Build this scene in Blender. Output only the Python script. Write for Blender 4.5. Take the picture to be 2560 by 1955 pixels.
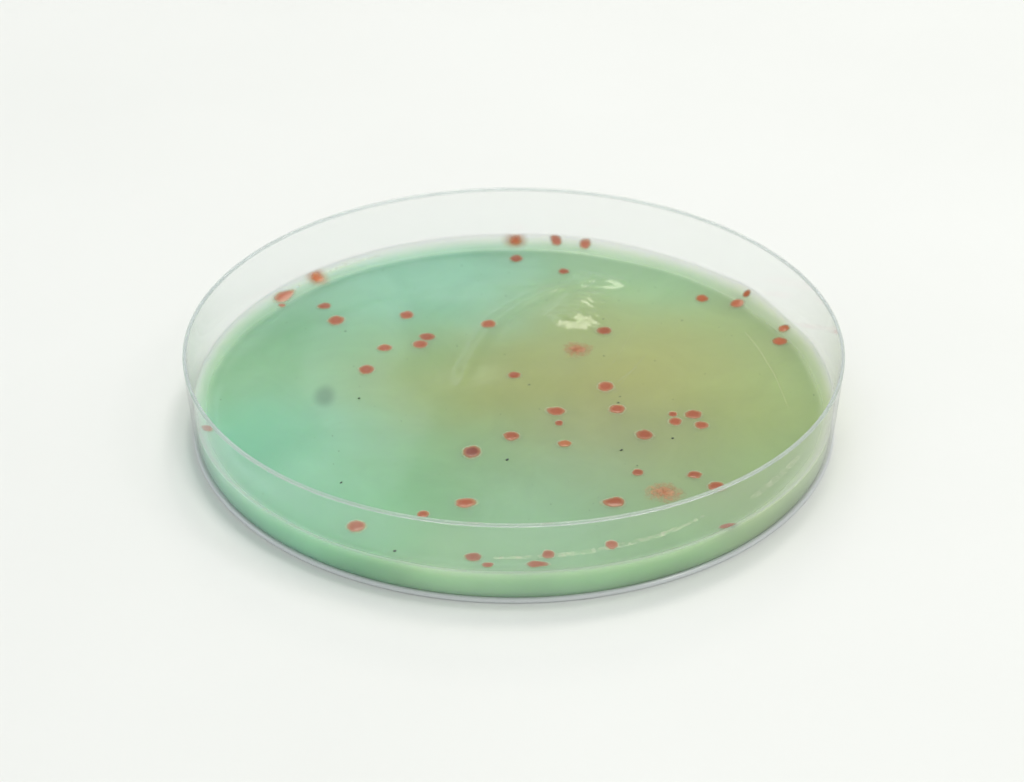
import bpy, bmesh, math, random
from mathutils import Vector, noise

MM = 0.001
scene = bpy.context.scene
for o in list(bpy.data.objects):
    bpy.data.objects.remove(o, do_unlink=True)
col = scene.collection

# ------------------------------------------------------------------ camera
ELEV = math.radians(31.6588)
AIM = Vector((-0.237, -13.956, 12.381)) * MM
DIST = 330.0 * MM
cam_data = bpy.data.cameras.new('camera')
cam = bpy.data.objects.new('camera', cam_data)
col.objects.link(cam)
cam.location = AIM + Vector((0, -math.cos(ELEV), math.sin(ELEV))) * DIST
cam.rotation_euler = (math.pi / 2 - ELEV, 0, 0)
cam_data.sensor_width = 36
cam_data.lens = 87.96
cam_data.clip_start = 0.01
cam_data.clip_end = 50
cam_data.dof.use_dof = True
cam_data.dof.focus_distance = 0.325
cam_data.dof.aperture_fstop = 36
scene.camera = cam

# ------------------------------------------------------------------ room light and lamps
world = bpy.data.worlds.new('World')
scene.world = world
world.use_nodes = True
bg = world.node_tree.nodes['Background']
bg.inputs['Color'].default_value = (0.965, 1.0, 1.0, 1)
bg.inputs['Strength'].default_value = 0.72

def area(name, direction, dist, sx, sy, power, color):
    d = bpy.data.lights.new(name, 'AREA')
    d.shape = 'RECTANGLE'
    d.size, d.size_y = sx, sy
    d.energy = power
    d.color = color
    o = bpy.data.objects.new(name, d)
    v = Vector(direction).normalized()
    o.location = v * dist
    o.rotation_euler = v.to_track_quat('Z', 'Y').to_euler()
    col.objects.link(o)
    return o

area('ceiling_lamp_key', (2.6, 3.9, 13), 1.6, 0.30, 0.30, 5.0, (1.0, 0.98, 0.95))
area('ceiling_lamp_side', (8.5, -2.0, 13), 0.7, 0.18, 0.18, 0.78, (1.0, 0.985, 0.95))
area('ceiling_lamp_far', (0.06, 0.70, 0.70), 2.0, 0.60, 0.45, 5.5, (1.0, 0.95, 0.80))
area('window_left', (-1.0, 0.25, 0.55), 1.8, 1.0, 0.8, 2.5, (0.80, 0.90, 1.0))

def window(name, x0, x1, z0, z1, y, radiance, color):
    o = area(name, (0, 1, 0), 1.0, x1 - x0, z1 - z0, radiance * math.pi * (x1 - x0) * (z1 - z0), color)
    o.location = ((x0 + x1) / 2, y, (z0 + z1) / 2)
    o.rotation_euler = (math.radians(-90), 0, 0)
    return o
window('window_pane_far', -0.215, -0.125, 1.02, 1.48, 2.0, 1.2, (0.80, 0.92, 1.0))
window('window_pane_far', -0.10, 0.02, 1.02, 1.15, 2.0, 1.1, (0.82, 0.93, 1.0))
window('window_pane_far', -0.36, -0.24, 1.02, 1.10, 2.0, 1.1, (0.82, 0.93, 1.0))

scene.view_settings.view_transform = 'Standard'
scene.view_settings.look = 'None'
scene.view_settings.exposure = 0.0
scene.view_settings.gamma = 1.0
scene.view_settings.use_curve_mapping = False

scene.render.engine = 'CYCLES'
cy = scene.cycles
cy.use_denoising = True
try:
    cy.denoiser = 'OPENIMAGEDENOISE'
except Exception:
    pass
cy.max_bounces = 12
cy.transmission_bounces = 12
cy.transparent_max_bounces = 24
cy.glossy_bounces = 12
cy.diffuse_bounces = 3
cy.caustics_reflective = False
cy.caustics_refractive = True
cy.blur_glossy = 0.3
cy.sample_clamp_indirect = 6.0
cy.use_adaptive_sampling = True
cy.adaptive_threshold = 0.025
cy.adaptive_min_samples = 16

# ------------------------------------------------------------------ measured layout, mm on the gel (x right, y away)
COLONIES = [
    (0.33, 43.25, 1.21, 1.03, 'f', None, 'fuzzy-edged orange colony at the far edge of the gel'),
    (6.67, 42.99, 0.78, 0.79, 'e', (129.0, 0.75, 5), 'small teardrop colony at the far gel edge with its tip against the glass'),
    (10.99, 41.94, 0.89, 0.84, 'e', None, 'roundish colony at the far gel edge beside the small teardrop colony'),
    (0.4, 38.26, 0.99, 1.1, 'o', None, 'oval red colony just in front of the fuzzy orange colony'),
    (7.52, 34.2, 0.84, 0.94, 'o', None, 'small oval colony on green gel behind the bright lamp glints'),
    (-29.74, 31.89, 1.18, 1.16, 'f', None, 'grainy pale red colony against the rear glass wall behind the pear-shaped colony'),
    (-34.65, 26.25, 0.93, 1.04, 'p', (50.0, 1.7, 5), 'large pear-shaped pale red colony lying along the gel edge by the glass'),
    (-33.93, 23.73, 0.55, 0.48, 'o', None, 'tiny red colony just in front of the pear-shaped colony'),
    (-27.59, 23.77, 0.82, 0.9, 'o', (-170.0, 0.55, 5), 'small colony with a short tail behind a larger oval colony on green gel'),
    (-25.77, 19.56, 1.25, 1.35, 'o', None, 'large oval colony just in front of the short-tailed small colony'),
    (-15.56, 21.04, 1.08, 1.16, 'o', None, 'lone oval colony on pale green gel behind the touching pair'),
    (-3.67, 18.48, 1.15, 1.21, 'o', None, 'lone oval colony at the upper bend of the pale arc mark'),
    (-12.4, 14.89, 1.2, 1.06, 'o', None, 'rear colony of the touching pair on green gel'),
    (-13.33, 12.79, 1.13, 1.11, 'o', None, 'front colony of the touching pair on green gel'),
    (-18.35, 11.88, 1.09, 0.98, 'o', None, 'oval colony between the touching pair and the lone dark red colony'),
    (-20.7, 5.85, 1.14, 1.33, 'o', None, 'dark red colony nearest to the round grey smudge in the gel'),
    (27.74, 25.98, 0.96, 1.12, 'r', None, 'lone dark red oval colony behind the yellow zone, well inside the far edge'),
    (34.39, 26.28, 0.58, 0.61, 'r', None, 'tiny round colony on the gel edge touching a larger pointed colony'),
    (32.9, 24.47, 0.99, 1.09, 'r', (-137.0, 0.35, 6), 'pointed dark orange colony beside the tiny one on the gel edge'),
    (38.95, 16.94, 0.84, 0.87, 'r', (-117.0, 0.2, 5), 'round orange colony on the gel edge, rear one of two by the glass'),
    (38.05, 13.5, 1.13, 1.12, 'r', None, 'flat oval orange colony, front one of two near the gel edge'),
    (13.04, 16.61, 1.11, 1.13, 'o', None, 'oval red colony between the lamp glints and the scattered grainy patch'),
    (8.97, 11.49, 2.19, 2.27, 'g', None, 'scattered grainy orange patch in the middle of the yellow zone'),
    (0.09, 4.34, 0.94, 0.94, 'o', None, 'small oval colony alone on olive gel inside the pale arc'),
    (12.75, 1.11, 1.16, 1.36, 'o', None, 'plump pinkish colony at the end of a fine scratch'),
    (14.16, -4.73, 1.11, 1.2, 'o', None, 'pinkish oval colony in front of the plump colony by the scratch'),
    (5.87, -5.21, 1.18, 1.08, 'o', (153.0, 0.35, 6), 'colony pointed on one side, just behind a tiny haloed colony'),
    (6.14, -8.18, 0.6, 0.71, 'o', None, 'tiny colony ringed by a pale halo'),
    (-0.3, -11.57, 1.13, 1.16, 'o', None, 'lone pinkish oval colony behind the largest dark speck'),
    (6.81, -13.3, 1.0, 0.86, 's', None, 'tilted brownish orange colony with soft edges behind the pale streak'),
    (-5.57, -15.47, 1.27, 1.48, 'd', None, 'large colony with a dark centre'),
    (17.62, -11.22, 1.19, 1.28, 'o', None, 'lone plump colony in the darker olive zone, in front of the cluster of four'),
    (21.74, -5.93, 0.64, 0.72, 'o', None, 'smallest colony of the cluster of four'),
    (21.95, -7.83, 0.95, 1.01, 'o', None, 'colony of the cluster of four touching the smallest one'),
    (24.53, -6.05, 1.14, 1.19, 'o', None, 'largest and palest colony of the cluster of four'),
    (25.43, -8.77, 0.98, 1.0, 'o', None, 'colony of the cluster of four in front of the largest'),
    (16.29, -20.41, 0.77, 0.89, 'o', None, 'small colony between the cluster of four and the long-tailed colony near the rim'),
    (23.73, -20.96, 1.01, 0.89, 'o', None, 'oval colony just behind the broad fuzzy orange patch'),
    (19.54, -25.0, 2.48, 2.39, 'g', None, 'broad fuzzy orange patch just behind the near rim'),
    (13.17, -27.37, 1.26, 1.23, 'o', (-171.0, 0.5, 7), 'long-tailed colony beside the broad fuzzy orange patch'),
    (26.47, -23.7, 1.21, 1.15, 'o', None, 'dark red colony crossed by the near rim line'),
    (-6.37, -27.47, 1.26, 1.18, 'o', (17.0, 0.35, 5), 'large colony with one pointed end behind the near rim'),
    (-11.64, -30.02, 0.84, 0.84, 'o', None, 'small dark red colony touching the near rim line'),
    (-20.03, -32.75, 1.24, 1.35, 'o', None, 'large lone colony seen through the near wall over green gel'),
    (-5.07, -39.5, 1.05, 1.0, 'o', None, 'larger of the near colonies beside a tiny one seen through the glass'),
    (-3.25, -41.31, 0.75, 0.65, 'o', None, 'tiny flat colony low at the near gel edge seen through the glass'),
    (4.31, -38.99, 0.82, 1.01, 'o', None, 'round colony at the near gel edge above the lobed colony'),
    (2.66, -41.19, 1.1, 0.8, 'o', (0.0, 0.6, 6), 'flat lobed colony lowest at the near gel edge'),
    (12.31, -36.86, 0.82, 1.02, 'o', None, 'lone pale pink round colony on the bright streak seen through the glass'),
    (28.05, -34.28, 1.06, 0.83, 'o', (-147.0, 0.2, 4), 'pale pink slanted colony seen through the wall near the gel edge'),
    (-41.34, -9.91, 0.82, 0.82, 'o', None, 'faint pink colony at the gel edge seen through the side wall'),
]
SPECKS = [
    (-0.85, -17.28, 0.278, 'largest dark speck, on green gel in front of the lone pinkish colony'),
    (14.35, -14.9, 0.248, 'elongated dark speck on olive gel between two plump colonies in the near half'),
    (21.34, -12.03, 0.219, 'dark speck just in front of the cluster of four'),
    (-21.35, -1.71, 0.225, 'dark speck between the round smudge and the dark red colony'),
    (-22.58, -22.61, 0.213, 'slanted dark speck on teal gel behind the near rim'),
    (-14.95, -38.27, 0.263, 'dark speck seen through the near wall at the gel edge'),
    (14.35, -3.05, 0.256, 'dash-like dark speck between the plump colony and the pinkish oval one'),
    (12.76, 9.55, 0.165, 'rear speck just beyond the edge of the scattered grainy patch'),
    (16.3, -18.74, 0.154, 'tiny dark speck just behind the small colony before the long-tailed one'),
    (2.16, 1.85, 0.194, 'slanted dark speck beside the small oval colony on olive gel'),
    (-24.25, 16.61, 0.201, 'dark speck in front of the large oval colony with the short-tailed neighbour'),
    (13.01, 19.96, 0.169, 'dark speck behind the oval colony near the lamp glints'),
    (24.42, 19.56, 0.169, 'lone dark speck behind the yellow band of the gel'),
    (14.66, -1.47, 0.161, 'tiny dark speck right behind the dash-like speck'),
]
TINTS = [  # gel hues; the broad glare towards the back is partly painted in
    (-39.4, 5.1, (0.32, 0.61, 0.346)),
    (-33.8, -14.1, (0.239, 0.64, 0.411)),
    (-30.5, 18.1, (0.2, 0.452, 0.245)),
    (-28.0, 31.5, (0.272, 0.554, 0.352)),
    (-17.5, 29.1, (0.306, 0.653, 0.46)),
    (-7.3, 38.4, (0.237, 0.524, 0.338)),
    (-7.1, 26.3, (0.3, 0.593, 0.405)),
    (-26.2, -7.1, (0.28, 0.602, 0.409)),
    (-24.8, -19.7, (0.344, 0.658, 0.448)),
    (-16.3, -1.1, (0.299, 0.428, 0.168)),
    (-10.1, 6.4, (0.303, 0.385, 0.148)),
    (-3.4, -2.3, (0.321, 0.353, 0.125)),
    (3.7, 8.9, (0.337, 0.372, 0.144)),
    (9.9, 19.4, (0.394, 0.49, 0.215)),
    (10.4, 39.1, (0.366, 0.601, 0.351)),
    (21.9, 29.1, (0.363, 0.612, 0.332)),
    (21.7, 12.8, (0.454, 0.476, 0.176)),
    (18.5, 1.4, (0.424, 0.422, 0.15)),
    (25.2, -5.9, (0.29, 0.326, 0.135)),
    (34.9, -3.5, (0.411, 0.502, 0.17)),
    (30.2, 10.2, (0.431, 0.486, 0.198)),
    (34.8, 18.1, (0.302, 0.466, 0.204)),
    (42.5, 2.1, (0.319, 0.481, 0.234)),
    (31.6, -13.0, (0.312, 0.434, 0.174)),
    (12.2, -13.0, (0.332, 0.368, 0.181)),
    (20.3, -14.1, (0.308, 0.347, 0.165)),
    (11.9, -24.1, (0.3, 0.48, 0.286)),
    (-0.2, -16.4, (0.29, 0.468, 0.251)),
    (-12.5, -18.6, (0.246, 0.494, 0.252)),
    (-18.4, -25.2, (0.233, 0.521, 0.248)),
    (2.8, -28.4, (0.333, 0.583, 0.379)),
    (24.2, -22.0, (0.312, 0.45, 0.214)),
    (-0.2, -39.8, (0.31, 0.54, 0.294)),
    (-29.0, -28.5, (0.222, 0.584, 0.349)),
    (17.3, -38.0, (0.268, 0.485, 0.232)),
    (36.0, -18.7, (0.288, 0.445, 0.216)),
    (-16.2, 14.1, (0.255, 0.488, 0.249)),
    (-37.3, 27.3, (0.266, 0.535, 0.316)),
]
ARC = [(-7.63, -1.1), (-6.78, 6.36), (-4.9, 13.44), (-2.94, 19.42), (1.13, 24.88), (5.28, 28.78), (9.46, 30.2), (13.59, 29.49), (15.94, 27.66)]
ARC_OUTER = [(3.22, 30.2), (6.73, 33.05), (11.07, 33.62), (13.66, 31.9)]
SCR1 = [(33.37, 16.22), (34.57, 12.52), (35.69, 8.16), (36.72, 3.19), (37.65, -4.39)]
SCR2 = [(17.3, 6.38), (14.39, 2.32)]
SCR3 = [(17.67, 19.61), (15.68, 12.16), (13.63, 6.73)]
SCR4 = [(18.92, 10.19), (14.64, 1.35)]
STREAK = [(4.1, -16.15), (5.63, -16.94), (8.09, -17.28)]
BUMPS = [(11.15, 26.27), (11.44, 31.9), (14.95, 31.05), (9.38, 20.77), (10.07, 24.19)]
SMUDGE = [(-26.14, -1.1)]
GLINT3 = [(-31.96, 28.74), (-28.73, 32.18), (-26.09, 34.61), (-23.05, 36.67), (-19.97, 38.26)]
GLINT1 = [(-2.56, -39.7), (2.67, -39.5), (8.51, -38.59), (13.24, -36.97), (17.42, -35.24), (21.09, -32.97), (24.34, -30.35)]
GLINT2 = [(30.78, -26.59), (33.15, -23.68), (35.93, -19.86), (38.27, -15.98)]

# ------------------------------------------------------------------ helpers
def material(name):
    m = bpy.data.materials.new(name)
    m.use_nodes = True
    nt = m.node_tree
    return m, nt, nt.nodes['Principled BSDF'], nt.nodes['Material Output']

def node(nt, kind, **kw):
    n = nt.nodes.new(kind)
    for k, v in kw.items():
        setattr(n, k, v)
    return n

def ramp(nt, stops):
    r = node(nt, 'ShaderNodeValToRGB')
    el = r.color_ramp.elements
    while len(el) < len(stops):
        el.new(0.5)
    for e, (p, c) in zip(el, stops):
        e.position = p
        e.color = c if len(c) == 4 else (*c, 1)
    return r

def mesh_object(name, verts, faces, mat, parent=None, smooth=True):
    me = bpy.data.meshes.new(name)
    me.from_pydata([tuple(v) for v in verts], [], faces)
    me.update()
    if smooth:
        me.polygons.foreach_set('use_smooth', [True] * len(me.polygons))
    me.materials.append(mat)
    o = bpy.data.objects.new(name, me)
    col.objects.link(o)
    if parent:
        o.parent = parent
    return o

def tag(o, label, cat, group=None):
    o['label'] = label
    o['category'] = cat
    if group:
        o['group'] = group

def fbm(x, y, z=0.0, oct=3):
    s, a = 0.0, 1.0
    for k in range(oct):
        s += a * noise.noise(Vector((x, y, z + 7.3 * k)))
        x, y, a = x * 2.03, y * 2.03, a * 0.5
    return s

def smooth(a, b, x):
    t = min(1.0, max(0.0, (x - a) / (b - a)))
    return t * t * (3 - 2 * t)

# ------------------------------------------------------------------ table
tm, nt, bs, out = material('white_table')
tc = node(nt, 'ShaderNodeTexCoord')
n1 = node(nt, 'ShaderNodeTexNoise'); n1.inputs['Scale'].default_value = 14; n1.inputs['Detail'].default_value = 5
n2 = node(nt, 'ShaderNodeTexNoise'); n2.inputs['Scale'].default_value = 900; n2.inputs['Detail'].default_value = 3
nt.links.new(tc.outputs['Object'], n1.inputs['Vector'])
nt.links.new(tc.outputs['Object'], n2.inputs['Vector'])
r1 = ramp(nt, [(0.3, (0.800, 0.803, 0.782)), (0.7, (0.822, 0.825, 0.806))])
nt.links.new(n1.outputs['Fac'], r1.inputs['Fac'])
nt.links.new(r1.outputs['Color'], bs.inputs['Base Color'])
bp = node(nt, 'ShaderNodeBump'); bp.inputs['Strength'].default_value = 0.06; bp.inputs['Distance'].default_value = 0.0002
nt.links.new(n2.outputs['Fac'], bp.inputs['Height'])
nt.links.new(bp.outputs['Normal'], bs.inputs['Normal'])
bs.inputs['Roughness'].default_value = 0.55
bs.inputs['Specular IOR Level'].default_value = 0.3

table = mesh_object('table_top', [(-1.2, -0.9, 0), (1.2, -0.9, 0), (1.2, 1.5, 0), (-1.2, 1.5, 0)],
                    [(0, 1, 2, 3)], tm, smooth=False)
table['kind'] = 'structure'

# ------------------------------------------------------------------ petri dish (one clear moulded shell, split where its surface creases)
def clear_sheet(name, haze):
    # a thin clear wall: straight through, with the reflection and slight haze of each of its faces
    m, nt, bs, out = material(name)
    nt.nodes.remove(bs)
    geo = node(nt, 'ShaderNodeNewGeometry')
    tc = node(nt, 'ShaderNodeTexCoord')
    nz = node(nt, 'ShaderNodeTexNoise'); nz.inputs['Scale'].default_value = 60; nz.inputs['Detail'].default_value = 2
    nt.links.new(tc.outputs['Object'], nz.inputs['Vector'])
    bp = node(nt, 'ShaderNodeBump'); bp.inputs['Strength'].default_value = 0.25; bp.inputs['Distance'].default_value = 0.0006
    nt.links.new(nz.outputs['Fac'], bp.inputs['Height'])
    dot = node(nt, 'ShaderNodeVectorMath', operation='DOT_PRODUCT')
    nt.links.new(geo.outputs['Normal'], dot.inputs[0])
    nt.links.new(geo.outputs['Incoming'], dot.inputs[1])
    ab = node(nt, 'ShaderNodeMath', operation='ABSOLUTE')
    nt.links.new(dot.outputs['Value'], ab.inputs[0])
    om = node(nt, 'ShaderNodeMath', operation='SUBTRACT'); om.inputs[0].default_value = 1.0
    nt.links.new(ab.outputs[0], om.inputs[1])
    pw = node(nt, 'ShaderNodeMath', operation='POWER'); pw.inputs[1].default_value = 5.0
    nt.links.new(om.outputs[0], pw.inputs[0])
    fr = node(nt, 'ShaderNodeMath', operation='MULTIPLY_ADD'); fr.inputs[1].default_value = 0.70; fr.inputs[2].default_value = 0.04
    nt.links.new(pw.outputs[0], fr.inputs[0])
    tr = node(nt, 'ShaderNodeBsdfTransparent'); tr.inputs['Color'].default_value = (0.993, 0.997, 0.997, 1)
    gl = node(nt, 'ShaderNodeBsdfGlossy'); gl.inputs['Roughness'].default_value = 0.03
    nt.links.new(bp.outputs['Normal'], gl.inputs['Normal'])
    df = node(nt, 'ShaderNodeBsdfDiffuse'); df.inputs['Color'].default_value = (0.85, 0.87, 0.87, 1)
    tl = node(nt, 'ShaderNodeBsdfTranslucent'); tl.inputs['Color'].default_value = (0.85, 0.87, 0.87, 1)
    m0 = node(nt, 'ShaderNodeMixShader'); m0.inputs['Fac'].default_value = 0.5
    nt.links.new(df.outputs['BSDF'], m0.inputs[1]); nt.links.new(tl.outputs['BSDF'], m0.inputs[2])
    m1 = node(nt, 'ShaderNodeMixShader'); m1.inputs['Fac'].default_value = haze
    nt.links.new(tr.outputs['BSDF'], m1.inputs[1]); nt.links.new(m0.outputs['Shader'], m1.inputs[2])
    m2 = node(nt, 'ShaderNodeMixShader')
    nt.links.new(fr.outputs[0], m2.inputs['Fac'])
    nt.links.new(m1.outputs['Shader'], m2.inputs[1]); nt.links.new(gl.outputs['BSDF'], m2.inputs[2])
    nt.links.new(m2.outputs['Shader'], out.inputs['Surface'])
    return m

gm = clear_sheet('clear_polystyrene', 0.008)

# moulded edges: the same plastic, faintly milky where it is thick and scuffed
em, nt, bs, out = material('milky_polystyrene_edge')
bs.inputs['Base Color'].default_value = (0.985, 0.995, 0.995, 1)
bs.inputs['Roughness'].default_value = 0.10
bs.inputs['IOR'].default_value = 1.50
bs.inputs['Transmission Weight'].default_value = 1.0
df = node(nt, 'ShaderNodeBsdfDiffuse'); df.inputs['Color'].default_value = (0.80, 0.86, 0.87, 1)
tl = node(nt, 'ShaderNodeBsdfTranslucent'); tl.inputs['Color'].default_value = (0.84, 0.91, 0.92, 1)
m1 = node(nt, 'ShaderNodeMixShader'); m1.inputs['Fac'].default_value = 0.45
nt.links.new(df.outputs['BSDF'], m1.inputs[1])
nt.links.new(tl.outputs['BSDF'], m1.inputs[2])
tp = node(nt, 'ShaderNodeBsdfTransparent'); tp.inputs['Color'].default_value = (0.97, 0.985, 0.985, 1)
m3 = node(nt, 'ShaderNodeMixShader'); m3.inputs['Fac'].default_value = 0.55
nt.links.new(m1.outputs['Shader'], m3.inputs[1])
nt.links.new(tp.outputs['BSDF'], m3.inputs[2])
m2 = node(nt, 'ShaderNodeMixShader'); m2.inputs['Fac'].default_value = 0.55
nt.links.new(bs.outputs['BSDF'], m2.inputs[1])
nt.links.new(m3.outputs['Shader'], m2.inputs[2])
nt.links.new(m2.outputs['Shader'], out.inputs['Surface'])

fm, nt, bs, out = material('milky_foot')
nt.nodes.remove(bs)
df = node(nt, 'ShaderNodeBsdfDiffuse'); df.inputs['Color'].default_value = (0.95, 0.97, 0.98, 1)
tl = node(nt, 'ShaderNodeBsdfTranslucent'); tl.inputs['Color'].default_value = (0.96, 0.98, 0.99, 1)
tp = node(nt, 'ShaderNodeBsdfTransparent')
gl = node(nt, 'ShaderNodeBsdfGlossy'); gl.inputs['Roughness'].default_value = 0.08
m1 = node(nt, 'ShaderNodeMixShader'); m1.inputs['Fac'].default_value = 0.35
nt.links.new(df.outputs['BSDF'], m1.inputs[1]); nt.links.new(tl.outputs['BSDF'], m1.inputs[2])
m2 = node(nt, 'ShaderNodeMixShader'); m2.inputs['Fac'].default_value = 0.10
nt.links.new(m1.outputs['Shader'], m2.inputs[1]); nt.links.new(tp.outputs['BSDF'], m2.inputs[2])
m3 = node(nt, 'ShaderNodeMixShader'); m3.inputs['Fac'].default_value = 0.08
nt.links.new(m2.outputs['Shader'], m3.inputs[1]); nt.links.new(gl.outputs['BSDF'], m3.inputs[2])
nt.links.new(m3.outputs['Shader'], out.inputs['Surface'])

SEG = 256
def lathe(name, chains, mat, parent):
    """each chain is a run of (radius, height) in mm, walked so that the outside is on its right-hand side"""
    verts, faces = [], []
    for prof in chains:
        rows = []
        for r, z in prof:
            if r < 1e-6:
                rows.append([len(verts)])
                verts.append((0, 0, z * MM))
            else:
                base = len(verts)
                for k in range(SEG):
                    a = 2 * math.pi * k / SEG
                    verts.append((r * math.cos(a) * MM, r * math.sin(a) * MM, z * MM))
                rows.append([base + k for k in range(SEG)])
        for A, B in zip(rows, rows[1:]):
            for k in range(SEG):
                k2 = (k + 1) % SEG
                if len(A) == 1:
                    faces.append((A[0], B[k2], B[k]))
                elif len(B) == 1:
                    faces.append((A[k], A[k2], B[0]))
                else:
                    faces.append((A[k], A[k2], B[k2], B[k]))
    return mesh_object(name, verts, faces, mat, parent)

H = 12.38
dish = bpy.data.objects.new('petri_dish', None)
dish.empty_display_size = 0.02
col.objects.link(dish)
tag(dish, 'round clear open petri dish with a low wall around the green gel', 'petri dish')

def arc(cx, cz, r, a0, a1, n=6):
    return [(cx + r * math.cos(math.radians(a0 + (a1 - a0) * i / n)), cz + r * math.sin(math.radians(a0 + (a1 - a0) * i / n))) for i in range(n + 1)]

lathe('base', [
    [(0, 0.15), (20, 0.15), (43.2, 0.15)],
    [(43.79, 0.60), (43.7, 0.45), (43.4, 0.40), (30, 0.40), (15, 0.40), (0, 0.40)],
], gm, dish)
lathe('foot_ring', [
    arc(43.5, 0.26, 0.20, 180, 270) + arc(44.12, 0.24, 0.18, -90, 0) + [(44.29, 0.34), (44.12, 0.62), (43.86, 0.64), (43.3, 0.34), (43.3, 0.26)],
], fm, dish)
lathe('wall', [
    [(44.14, 0.62), (44.31, 2.5), (44.50, 5), (44.70, 8), (44.87, 10.5), (44.98, H - 0.35)],
    [(44.54, H - 0.35), (44.40, 10.5), (44.18, 8), (44.04, 5.5), (43.79, 0.60)],
], gm, dish)
lathe('rim', [
    [(44.99, H - 0.34)] + arc(44.85, H - 0.14, 0.14, 0, 90) + arc(44.67, H - 0.14, 0.14, 90, 180) + [(44.53, H - 0.34), (44.99, H - 0.34)],
], em, dish)

# ------------------------------------------------------------------ agar gel
Z0 = 3.7
def wall_in(z):
    return 43.79 + (z - 0.60) * 0.0513

def seg_dist(p, line):
    best = 1e9
    for a, b in zip(line, line[1:]):
        ax, ay = a; bx, by = b
        dx, dy = bx - ax, by - ay
        t = max(0, min(1, ((p[0] - ax) * dx + (p[1] - ay) * dy) / (dx * dx + dy * dy)))
        best = min(best, math.hypot(p[0] - ax - t * dx, p[1] - ay - t * dy))
    return best

def meniscus(a):
    m = 1.0 + 0.28 * max(0.0, math.sin(a)) + 0.18 * noise.noise(Vector((2.2 * math.cos(a), 2.2 * math.sin(a), 3.1)))
    m += 0.35 * math.exp(-((a - math.radians(38)) / 0.10) ** 2) - 0.30 * math.exp(-((a - math.radians(24)) / 0.12) ** 2)
    return m

R_AGAR = 43.98
def agar_z(x, y):
    r = math.hypot(x, y)
    a = math.atan2(y, x)
    z = Z0 + 0.13 * fbm(x * 0.05, y * 0.05, 1.7, 2)
    z += meniscus(a) * math.exp(-(R_AGAR - min(r, R_AGAR)) / 1.15)
    if -14 < x < 24 and -8 < y < 40:
        d = seg_dist((x, y), ARC)
        z += 0.13 * math.exp(-(d / 0.95) ** 2) * smooth(0.5, 9, math.hypot(x - ARC[0][0], y - ARC[0][1])) * smooth(0, 4, math.hypot(x - ARC[-1][0], y - ARC[-1][1]))
        d = seg_dist((x, y), ARC_OUTER)
        z += 0.06 * math.exp(-(d / 0.9) ** 2)
        for i, (bx, by) in enumerate(BUMPS):
            s = (2.0, 1.5, 1.5, 2.4, 1.5)[i]
            d2 = ((x - bx) / (1.25 * s)) ** 2 + ((y - by) / s) ** 2
            if d2 < 9:
                z += 0.20 * s * math.exp(-d2) * (1 + 0.6 * noise.noise(Vector((x * 1.3, y * 1.3, i))))
    if abs(x - 6) < 6 and abs(y + 17) < 4:
        d = seg_dist((x, y), STREAK)
        z += 0.022 * math.exp(-(d / 0.55) ** 2) * (1 + 1.5 * noise.noise(Vector((x * 3, y * 3, 5))))
    return z

def tint(x, y):
    wx = x + 1.6 * fbm(x * 0.09, y * 0.09, 11, 3)
    wy = y + 1.6 * fbm(x * 0.09, y * 0.09, 23, 3)
    sw, s = 0.0, [0.0, 0.0, 0.0]
    for tx, ty, c in TINTS:
        d2 = (wx - tx) ** 2 + (wy - ty) ** 2
        w = math.exp(-d2 / (2 * 7.2 ** 2)) + 1e-5 / (1 + d2)
        sw += w
        for k in range(3):
            s[k] += w * c[k]
    return [v / sw for v in s]

am, nt, bs, out = material('agar')
at = node(nt, 'ShaderNodeAttribute', attribute_name='tint')
th = node(nt, 'ShaderNodeAttribute', attribute_name='thin')
tc = node(nt, 'ShaderNodeTexCoord')
hs = node(nt, 'ShaderNodeHueSaturation')
hs.inputs['Saturation'].default_value = 1.25
gmn = node(nt, 'ShaderNodeGamma'); gmn.inputs['Gamma'].default_value = 0.62
nt.links.new(at.outputs['Color'], gmn.inputs['Color'])
nt.links.new(gmn.outputs['Color'], hs.inputs['Color'])
cl = node(nt, 'ShaderNodeTexNoise'); cl.inputs['Scale'].default_value = 75; cl.inputs['Detail'].default_value = 6; cl.inputs['Roughness'].default_value = 0.6; cl.inputs['Distortion'].default_value = 1.2
nt.links.new(tc.outputs['Object'], cl.inputs['Vector'])
cv = node(nt, 'ShaderNodeMapRange'); cv.inputs['From Min'].default_value = 0.3; cv.inputs['From Max'].default_value = 0.7; cv.inputs['To Min'].default_value = 1.06; cv.inputs['To Max'].default_value = 1.16
nt.links.new(cl.outputs['Fac'], cv.inputs['Value'])
nt.links.new(cv.outputs['Result'], hs.inputs['Value'])
# a soft round spot, likely camera sensor dust, painted into the gel colour
vd = node(nt, 'ShaderNodeVectorMath', operation='DISTANCE')
vs = node(nt, 'ShaderNodeVectorMath', operation='MULTIPLY'); vs.inputs[1].default_value = (1, 0.55, 0)
nt.links.new(tc.outputs['Object'], vs.inputs[0])
vd.inputs[1].default_value = (SMUDGE[0][0] * MM, 0.55 * SMUDGE[0][1] * MM, 0)
nt.links.new(vs.outputs['Vector'], vd.inputs[0])
mr = node(nt, 'ShaderNodeMapRange', interpolation_type='SMOOTHSTEP')
mr.inputs['From Min'].default_value = 2.1 * MM
mr.inputs['From Max'].default_value = 0.4 * MM
mr.inputs['To Min'].default_value = 0.0
mr.inputs['To Max'].default_value = 0.5
nt.links.new(vd.outputs['Value'], mr.inputs['Value'])
mx = node(nt, 'ShaderNodeMix', data_type='RGBA')
mx.inputs[7].default_value = (0.13, 0.25, 0.19, 1)
nt.links.new(mr.outputs['Result'], mx.inputs[0])
nt.links.new(hs.outputs['Color'], mx.inputs[6])
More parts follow.
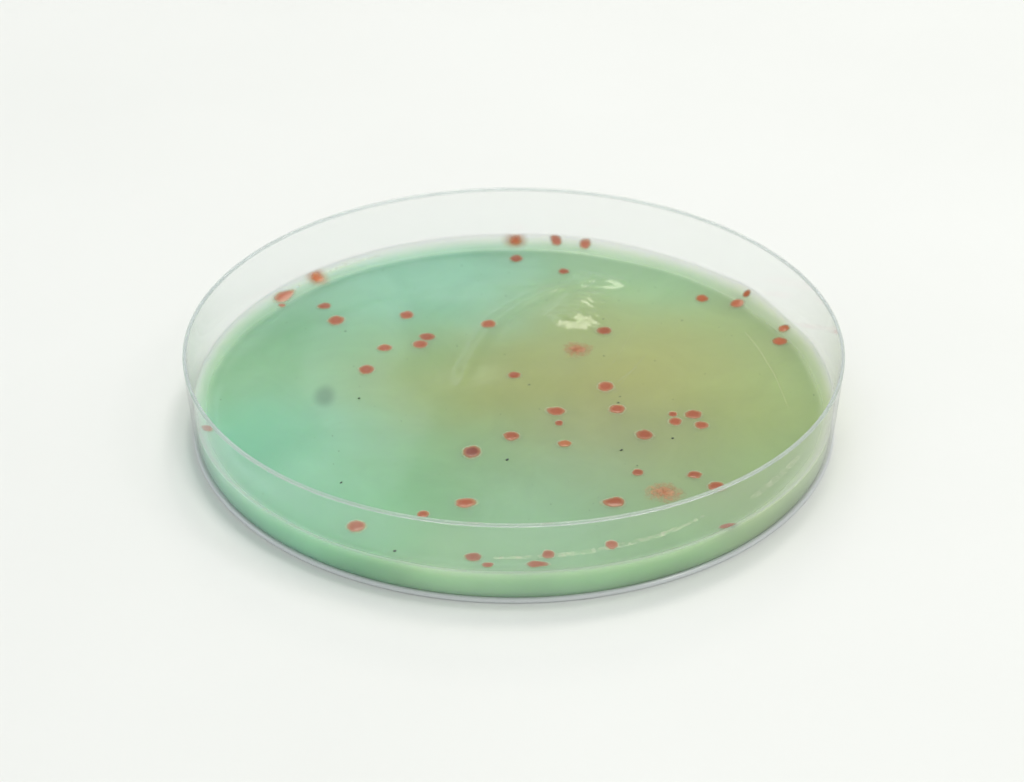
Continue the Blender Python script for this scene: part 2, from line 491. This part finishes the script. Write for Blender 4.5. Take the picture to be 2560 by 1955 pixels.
# the gel runs out thin and pale where it creeps up the wall
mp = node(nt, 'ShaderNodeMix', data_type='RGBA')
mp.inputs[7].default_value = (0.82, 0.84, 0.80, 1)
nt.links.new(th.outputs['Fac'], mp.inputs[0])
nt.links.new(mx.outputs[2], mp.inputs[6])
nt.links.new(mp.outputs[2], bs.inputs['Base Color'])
rg = node(nt, 'ShaderNodeMath', operation='MULTIPLY_ADD', use_clamp=True); rg.inputs[1].default_value = 1.1; rg.inputs[2].default_value = 0.10
nt.links.new(th.outputs['Fac'], rg.inputs[0])
nt.links.new(rg.outputs[0], bs.inputs['Roughness'])
bs.inputs['IOR'].default_value = 1.35
bs.inputs['Subsurface Weight'].default_value = 0.9
# cloudier against the wall and where it thins out
sd = node(nt, 'ShaderNodeAttribute', attribute_name='side')
t1 = node(nt, 'ShaderNodeMath', operation='MULTIPLY_ADD'); t1.inputs[1].default_value = -0.60; t1.inputs[2].default_value = 0.5
nt.links.new(th.outputs['Fac'], t1.inputs[0])
t2 = node(nt, 'ShaderNodeMath', operation='MULTIPLY_ADD', use_clamp=True); t2.inputs[1].default_value = -0.25
nt.links.new(sd.outputs['Fac'], t2.inputs[0]); nt.links.new(t1.outputs[0], t2.inputs[2])
nt.links.new(t2.outputs[0], bs.inputs['Transmission Weight'])
bs.inputs['Subsurface Radius'].default_value = (1.0, 1.0, 0.7)
bs.inputs['Subsurface Scale'].default_value = 0.0036
n1 = node(nt, 'ShaderNodeTexNoise'); n1.inputs['Scale'].default_value = 420; n1.inputs['Detail'].default_value = 3
nt.links.new(tc.outputs['Object'], n1.inputs['Vector'])
bp = node(nt, 'ShaderNodeBump'); bp.inputs['Strength'].default_value = 0.05; bp.inputs['Distance'].default_value = 0.0003
nt.links.new(n1.outputs['Fac'], bp.inputs['Height'])
nt.links.new(bp.outputs['Normal'], bs.inputs['Normal'])

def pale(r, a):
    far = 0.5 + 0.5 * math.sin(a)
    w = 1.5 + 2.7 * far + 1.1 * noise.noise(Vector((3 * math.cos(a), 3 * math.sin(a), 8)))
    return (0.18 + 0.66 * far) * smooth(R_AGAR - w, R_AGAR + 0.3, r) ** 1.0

def build_agar():
    N = 288
    radii = [0.35 * i for i in range(1, 118)]
    r = radii[-1]
    while r < R_AGAR - 0.06:
        r += 0.15
        radii.append(min(r, R_AGAR))
    radii[-1] = R_AGAR
    verts, tints, thin = [(0, 0, agar_z(0, 0) * MM)], [tint(0, 0)], [0.0]
    faces = []
    for r in radii:
        for k in range(N):
            a = 2 * math.pi * k / N
            x, y = r * math.cos(a), r * math.sin(a)
            z = agar_z(x, y)
            rr = r
            if r > 42.6:
                rr = r + (wall_in(z) - 0.04 - R_AGAR) * smooth(42.6, R_AGAR, r)
            verts.append((rr * math.cos(a) * MM, rr * math.sin(a) * MM, z * MM))
            tints.append(tint(x, y))
            thin.append(pale(r, a))
    for k in range(N):
        faces.append((0, 1 + k, 1 + (k + 1) % N))
    for i in range(len(radii) - 1):
        b0, b1 = 1 + i * N, 1 + (i + 1) * N
        for k in range(N):
            k2 = (k + 1) % N
            faces.append((b0 + k, b1 + k, b1 + k2, b0 + k2))
    last = 1 + (len(radii) - 1) * N
    n_top = len(verts)
    # the skirt along the glass and the underside
    for zf, dr in ((0.55, 0.04), (0.0, 0.05), (-2.3, 0.06), (-2.95, 0.06), (-2.0, 0.25)):
        base = len(verts)
        for k in range(N):
            a = 2 * math.pi * k / N
            z = 3.7 + zf if zf != -2.0 else 0.44
            if zf == 0.55:
                z = 3.7 + 0.5 * meniscus(a)
            r = wall_in(max(z, 0.6)) - dr
            verts.append((r * math.cos(a) * MM, r * math.sin(a) * MM, z * MM))
            f = 1.0 + 0.36 * noise.noise(Vector((3.2 * math.cos(a), 3.2 * math.sin(a), 4 + 0.15 * z)))  # uneven tone painted in for reflections along the wall
            tints.append([v * f for v in tint(42 * math.cos(a), 42 * math.sin(a))])
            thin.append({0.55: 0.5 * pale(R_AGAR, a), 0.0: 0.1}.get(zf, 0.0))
        for k in range(N):
            k2 = (k + 1) % N
            faces.append((last + k, base + k, base + k2, last + k2))
        last = base
    side = [0.0] * n_top + [1.0] * (len(verts) - n_top) + [0.0]
    c = len(verts)
    verts.append((0, 0, 0.44 * MM)); tints.append(tint(0, 0)); thin.append(0.0)
    for k in range(N):
        faces.append((last + (k + 1) % N, last + k, c))
    o = mesh_object('agar_gel', verts, faces, am)
    ca = o.data.attributes.new('tint', 'FLOAT_COLOR', 'POINT')
    ca.data.foreach_set('color', [v for t in tints for v in (*t, 1.0)])
    ta = o.data.attributes.new('thin', 'FLOAT', 'POINT')
    ta.data.foreach_set('value', thin)
    sa = o.data.attributes.new('side', 'FLOAT', 'POINT')
    sa.data.foreach_set('value', side)
    return o

agar = build_agar()
tag(agar, 'translucent green and olive-yellow agar gel filling the bottom of the petri dish', 'agar gel')

# ------------------------------------------------------------------ scratches in the gel (parts of it)
sm, nt, bs, out = material('scratch')
bs.inputs['Base Color'].default_value = (0.62, 0.66, 0.40, 1)
bs.inputs['Roughness'].default_value = 0.25
bs.inputs['Alpha'].default_value = 0.5

def catmull(pts, n=10):
    P = [pts[0]] + list(pts) + [pts[-1]]
    res = []
    for i in range(1, len(P) - 2):
        for k in range(n):
            t = k / n
            res.append(tuple(0.5 * (2 * P[i][j] + (P[i + 1][j] - P[i - 1][j]) * t + (2 * P[i - 1][j] - 5 * P[i][j] + 4 * P[i + 1][j] - P[i + 2][j]) * t * t
                             + (3 * P[i][j] - P[i - 1][j] - 3 * P[i + 1][j] + P[i + 2][j]) * t ** 3) for j in (0, 1)))
    res.append(tuple(pts[-1]))
    return res

def scratch(pts, w):
    line = catmull(pts)
    verts, faces = [], []
    n = len(line)
    for i, (x, y) in enumerate(line):
        a, b = line[max(0, i - 1)], line[min(n - 1, i + 1)]
        dx, dy = b[0] - a[0], b[1] - a[1]
        L = math.hypot(dx, dy)
        nx, ny = -dy / L, dx / L
        u = i / (n - 1)
        ww = w * (0.15 + 0.85 * math.sin(math.pi * min(1, 0.08 + u * 0.92)) ** 0.5) * (1 + 0.35 * noise.noise(Vector((x * 2, y * 2, 0))))
        z = agar_z(x, y)
        for s, dz in ((-1, -0.01), (-0.5, 0.025), (0.5, 0.025), (1, -0.01)):
            verts.append(((x + nx * ww * s) * MM, (y + ny * ww * s) * MM, (z + dz) * MM))
    for i in range(n - 1):
        for j in range(3):
            faces.append((4 * i + j, 4 * i + j + 1, 4 * i + 5 + j, 4 * i + 4 + j)[::-1])
    return mesh_object('scratch', verts, faces, sm, agar)

lm, nt, bs, out = material('painted_highlight')  # pale strips along the gel edge, highlight streaks put into the colour
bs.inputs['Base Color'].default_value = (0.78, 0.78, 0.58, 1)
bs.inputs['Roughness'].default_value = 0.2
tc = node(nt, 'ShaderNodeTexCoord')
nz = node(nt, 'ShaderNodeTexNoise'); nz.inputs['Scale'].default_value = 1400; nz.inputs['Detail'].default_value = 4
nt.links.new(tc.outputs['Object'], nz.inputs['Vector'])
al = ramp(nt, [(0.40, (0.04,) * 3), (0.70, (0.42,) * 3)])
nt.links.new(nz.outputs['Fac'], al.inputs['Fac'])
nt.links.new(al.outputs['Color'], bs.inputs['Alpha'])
for pts, w in ((GLINT1, 0.55), (GLINT2, 0.6), (GLINT3, 0.35)):
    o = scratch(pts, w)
    o.name = 'painted_glint'
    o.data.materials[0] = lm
scratch(SCR1, 0.075)
scratch(SCR2, 0.05)
scratch(SCR3, 0.035)
scratch(SCR4, 0.03)

# ------------------------------------------------------------------ colonies
def colony_material(name, center, edge, rim_alpha, soft, grain=0.0):
    m, nt, bs, out = material(name)
    a = node(nt, 'ShaderNodeAttribute', attribute_name='rr')
    oi = node(nt, 'ShaderNodeObjectInfo')
    tc = node(nt, 'ShaderNodeTexCoord')
    nz = node(nt, 'ShaderNodeTexNoise'); nz.inputs['Scale'].default_value = 2600; nz.inputs['Detail'].default_value = 4
    nt.links.new(tc.outputs['Object'], nz.inputs['Vector'])
    wob = node(nt, 'ShaderNodeMath', operation='MULTIPLY_ADD')
    wob.inputs[1].default_value = 0.22
    nt.links.new(nz.outputs['Fac'], wob.inputs[0])
    sub = node(nt, 'ShaderNodeMath', operation='SUBTRACT'); sub.inputs[1].default_value = 0.11
    nt.links.new(a.outputs['Fac'], sub.inputs[0])
    nt.links.new(sub.outputs[0], wob.inputs[2])
    halo = (0.70, 0.62, 0.44)
    cr = ramp(nt, [(0.0, center), (0.45, center), (0.72, edge), (0.86, halo), (1.0, halo)])
    nt.links.new(wob.outputs[0], cr.inputs['Fac'])
    hs = node(nt, 'ShaderNodeHueSaturation')
    mr = node(nt, 'ShaderNodeMapRange'); mr.inputs['To Min'].default_value = 0.88; mr.inputs['To Max'].default_value = 1.12
    nt.links.new(oi.outputs['Random'], mr.inputs['Value'])
    nt.links.new(mr.outputs['Result'], hs.inputs['Value'])
    nt.links.new(cr.outputs['Color'], hs.inputs['Color'])
    nt.links.new(hs.outputs['Color'], bs.inputs['Base Color'])
    al = ramp(nt, [(0.0, (0.97,) * 3), (soft, (0.92,) * 3), (0.66 if soft > 0.4 else 0.45, (0.80 if soft > 0.4 else 0.42,) * 3), (0.80, (rim_alpha,) * 3), (0.92, (rim_alpha * 0.6,) * 3), (1.0, (0.0,) * 3)])
    nt.links.new(wob.outputs[0], al.inputs['Fac'])
    nt.links.new(al.outputs['Color'], bs.inputs['Alpha'])
    bs.inputs['Roughness'].default_value = 0.14
    bs.inputs['IOR'].default_value = 1.38
    bs.inputs['Subsurface Weight'].default_value = 0.25
    bs.inputs['Subsurface Radius'].default_value = (1.0, 0.4, 0.3)
    bs.inputs['Subsurface Scale'].default_value = 0.0003
    return m

CM = colony_material('colony_red', (0.35, 0.082, 0.034), (0.45, 0.18, 0.095), 0.30, 0.42)
CD = colony_material('colony_dark', (0.22, 0.045, 0.028), (0.42, 0.15, 0.085), 0.36, 0.50)
CO = colony_material('colony_orange', (0.42, 0.125, 0.045), (0.42, 0.19, 0.085), 0.25, 0.45)
CF = colony_material('colony_fuzzy', (0.58, 0.17, 0.07), (0.55, 0.28, 0.15), 0.12, 0.22)
CE = colony_material('colony_edge', (0.56, 0.19, 0.12), (0.58, 0.30, 0.20), 0.30, 0.42)
CR = colony_material('colony_rust', (0.48, 0.11, 0.035), (0.45, 0.16, 0.07), 0.30, 0.50)

# a scattered patch: a thin broken film of fine grains
CG, nt, bs, out = material('colony_scatter')
ga = node(nt, 'ShaderNodeAttribute', attribute_name='rr')
tc = node(nt, 'ShaderNodeTexCoord')
nz = node(nt, 'ShaderNodeTexNoise'); nz.inputs['Scale'].default_value = 1500; nz.inputs['Detail'].default_value = 6; nz.inputs['Roughness'].default_value = 0.7
nt.links.new(tc.outputs['Object'], nz.inputs['Vector'])
cr = ramp(nt, [(0.0, (0.48, 0.17, 0.07)), (0.6, (0.50, 0.25, 0.12)), (1.0, (0.50, 0.32, 0.17))])
nt.links.new(ga.outputs['Fac'], cr.inputs['Fac'])
nt.links.new(cr.outputs['Color'], bs.inputs['Base Color'])
gs = node(nt, 'ShaderNodeMath', operation='MULTIPLY_ADD'); gs.inputs[1].default_value = -0.48; gs.inputs[2].default_value = 0.28
nt.links.new(ga.outputs['Fac'], gs.inputs[0])
gt = node(nt, 'ShaderNodeMath', operation='ADD')
nt.links.new(gs.outputs[0], gt.inputs[0]); nt.links.new(nz.outputs['Fac'], gt.inputs[1])
al = ramp(nt, [(0.36, (0.0,) * 3), (0.54, (0.40,) * 3), (0.76, (0.85,) * 3)])
nt.links.new(gt.outputs[0], al.inputs['Fac'])
ed = node(nt, 'ShaderNodeMapRange', interpolation_type='SMOOTHSTEP'); ed.inputs['From Min'].default_value = 1.0; ed.inputs['From Max'].default_value = 0.7
nt.links.new(ga.outputs['Fac'], ed.inputs['Value'])
am2 = node(nt, 'ShaderNodeMath', operation='MULTIPLY')
nt.links.new(al.outputs['Color'], am2.inputs[0]); nt.links.new(ed.outputs['Result'], am2.inputs[1])
nt.links.new(am2.outputs[0], bs.inputs['Alpha'])
bs.inputs['Roughness'].default_value = 0.35

def outline(t, tail, seed):
    v = 1 + 0.13 * noise.noise(Vector((1.3 * math.cos(t) + seed * 3.7, 1.3 * math.sin(t), seed)))
    v += 0.035 * noise.noise(Vector((4 * math.cos(t), 4 * math.sin(t), seed + 9)))
    if tail:
        d, amount, k = tail
        v += amount * math.exp(k * (math.cos(t - math.radians(d)) - 1))
    return v

def colony(i, x, y, rx, ry, kind, tail, label):
    rng = random.Random(100 + i)
    r = math.hypot(x, y)
    lim = 42.55 if kind == 'p' else 43.5 - 0.55 * ry
    if r > lim:
        x, y = x * lim / r, y * lim / r
    big = 1.9 if kind == 'f' else 1.22     # the clear skirt round the red body
    rings = [0.0, 0.2, 0.4, 0.55, 0.68, 0.78, 0.86, 0.93, 1.0]
    n = 32
    dome = 0.09 * min(rx, ry)
    cz = agar_z(x, y)
    verts, rrs, faces = [], [], []
    for q in rings:
        cnt = 1 if q == 0 else n
        for k in range(cnt):
            t = 2 * math.pi * k / n
            v = outline(t, tail, i) * q * big
            px, py = x + rx * v * math.cos(t), y + ry * v * math.sin(t)
            if kind == 'p':                     # a pear lying along the wall, thin end trailing
                u = 2.6 * q * math.cos(t) + 0.5
                w = 1.05 * q * math.sin(t) * (1 - 0.42 * math.cos(t)) * outline(t, None, i)
                ta = math.atan2(-x, y)
                px, py = x + u * math.cos(ta) - w * math.sin(ta), y + u * math.sin(ta) + w * math.cos(ta)
            rad = math.hypot(px, py)
            if rad > R_AGAR - 0.1:
                px, py = px * (R_AGAR - 0.1) / rad, py * (R_AGAR - 0.1) / rad
            h = dome * max(0.0, 1 - q ** 2.6) ** 0.8
            if q > 0.7:
                h += 0.034 * math.sin((q - 0.7) / 0.3 * math.pi)
            z = agar_z(px, py) + h + (0.008 if q < 1 else 0.004)
            verts.append(((px - x) * MM, (py - y) * MM, (z - cz) * MM))
            rrs.append(q)
    for k in range(n):
        faces.append((0, 1 + k, 1 + (k + 1) % n))
    for j in range(len(rings) - 2):
        b0, b1 = 1 + j * n, 1 + (j + 1) * n
        for k in range(n):
            k2 = (k + 1) % n
            faces.append((b0 + k, b1 + k, b1 + k2, b0 + k2))
    mat = {'o': CM, 'p': CE, 'e': CE, 'r': CR, 'd': CD, 's': CO, 'f': CF}[kind]
    o = mesh_object('bacterial_colony', verts, faces, mat)
    o.data.attributes.new('rr', 'FLOAT', 'POINT').data.foreach_set('value', rrs)
    o.location = (x * MM, y * MM, cz * MM)
    tag(o, label, 'colony', 'colonies growing on the gel')
    return o

def grainy(i, x, y, rx, ry, label):
    rng = random.Random(300 + i)
    cz = agar_z(x, y)
    verts, rrs, faces = [], [], []
    n, rows = 40, 10
    for j in range(rows + 1):
        q = j / rows
        for k in range(1 if j == 0 else n):
            t = 2 * math.pi * k / n
            v = q * 1.25 * (1 + 0.25 * noise.noise(Vector((1.6 * math.cos(t) + i, 1.6 * math.sin(t), i))))
            px, py = x + rx * v * math.cos(t), y + ry * v * math.sin(t)
            verts.append(((px - x) * MM, (py - y) * MM, (agar_z(px, py) - cz + 0.012 + 0.05 * (1 - q)) * MM))
            rrs.append(q)
    for k in range(n):
        faces.append((0, 1 + k, 1 + (k + 1) % n))
    for j in range(rows - 1):
        b0, b1 = 1 + j * n, 1 + (j + 1) * n
        for k in range(n):
            k2 = (k + 1) % n
            faces.append((b0 + k, b1 + k, b1 + k2, b0 + k2))
    for c in range(int(rx * 60)):                      # loose grains standing on the film
        a, q = rng.uniform(0, 2 * math.pi), abs(rng.gauss(0, 0.38))
        if q > 0.95:
            continue
        sx, sy = q * rx * math.cos(a), q * ry * math.sin(a)
        s = rng.uniform(0.04, 0.10)
        z = agar_z(x + sx, y + sy) - cz + 0.02 + 0.05 * (1 - q)
        base, rot = len(verts), rng.random()
        for rad, hh in ((1.0, 0.0), (0.6, 0.4 * s)):
            for k in range(5):
                a2 = rot + k * 2 * math.pi / 5
                w = rad * s * rng.uniform(0.75, 1.25)
                verts.append(((sx + w * math.cos(a2)) * MM, (sy + w * math.sin(a2)) * MM, (z + hh) * MM))
                rrs.append(0.35 * q)
        verts.append((sx * MM, sy * MM, (z + 0.55 * s) * MM)); rrs.append(0.35 * q)
        for k in range(5):
            k2 = (k + 1) % 5
            faces.append((base + k, base + k2, base + 5 + k2, base + 5 + k))
            faces.append((base + 5 + k, base + 5 + k2, base + 10))
    o = mesh_object('bacterial_colony', verts, faces, CG)
    o.data.attributes.new('rr', 'FLOAT', 'POINT').data.foreach_set('value', rrs)
    o.location = (x * MM, y * MM, cz * MM)
    tag(o, label, 'colony', 'colonies growing on the gel')
    return o

for i, (x, y, rx, ry, kind, tail, label) in enumerate(COLONIES):
    if kind == 'g':
        grainy(i, x, y, rx, ry, label)
    else:
        colony(i, x, y, rx, ry, kind, tail, label)

# ------------------------------------------------------------------ dark specks lying on the gel
km, nt, bs, out = material('dark_speck')
bs.inputs['Base Color'].default_value = (0.022, 0.035, 0.028, 1)
bs.inputs['Roughness'].default_value = 0.6

def speck_geo(rng, s, stretch, verts, faces, cx=0.0, cy=0.0, cz=0.0, ang=0.0):
    base = len(verts)
    n = 7
    for rad, hh in ((0.8, 0.0), (1.0, 0.35), (0.6, 0.75)):
        for k in range(n):
            a = 2 * math.pi * k / n
            w = rad * s * rng.uniform(0.65, 1.3)
            u, v = w * stretch * math.cos(a), w * math.sin(a)
            verts.append(((cx + u * math.cos(ang) - v * math.sin(ang)) * MM, (cy + u * math.sin(ang) + v * math.cos(ang)) * MM, (cz + hh * s * 0.7) * MM))
    verts.append((cx * MM, cy * MM, (cz + s * 0.6) * MM))
    for j in range(2):
        for k in range(n):
            k2 = (k + 1) % n
            faces.append((base + j * n + k, base + j * n + k2, base + (j + 1) * n + k2, base + (j + 1) * n + k))
    for k in range(n):
        faces.append((base + 2 * n + k, base + 2 * n + (k + 1) % n, base + 3 * n))

for i, (x, y, s, label) in enumerate(SPECKS):
    rng = random.Random(900 + i)
    verts, faces = [], []
    long = 'slanted' in label or 'dash' in label or 'elongated' in label or 'largest' in label
    speck_geo(rng, s * (0.65 if long else 0.8) * (1.0 if i < 6 else 0.8), 1.8 if long else 1.1, verts, faces, ang=rng.uniform(0.3, 1.1) if 'dash' not in label else 0.0)
    o = mesh_object('dark_speck', verts, faces, km, smooth=False)
    o.location = (x * MM, y * MM, (agar_z(x, y) - 0.01) * MM)
    tag(o, label, 'speck', 'dark specks on the gel')

rng = random.Random(77)
verts, faces = [], []
for c in range(150):
    a, r = rng.uniform(0, 2 * math.pi), 41.5 * math.sqrt(rng.random())
    x, y = r * math.cos(a), r * math.sin(a)
    speck_geo(rng, 0.025 + 0.05 * rng.random() ** 2, rng.uniform(1, 1.8), verts, faces, x, y, agar_z(x, y), rng.uniform(0, 3))
dverts, dfaces = [], []
for c in range(110):
    a, r = rng.uniform(0, 2 * math.pi), 42.5 * math.sqrt(rng.random())
    x, y = r * math.cos(a), r * math.sin(a)
    speck_geo(rng, 0.03 + 0.05 * rng.random() ** 3, 1.0, dverts, dfaces, x, y, agar_z(x, y) - 0.01, 0)
dots = mesh_object('dots', dverts, dfaces, sm)  # pale-coloured dots standing for pinprick glints
dots['kind'] = 'stuff'
tag(dots, 'pale dots standing for pinprick glints scattered over the gel surface', 'dots')
dust = mesh_object('dust', verts, faces, km, smooth=False)
dust['kind'] = 'stuff'
tag(dust, 'fine dark dust strewn over the whole gel surface', 'dust')
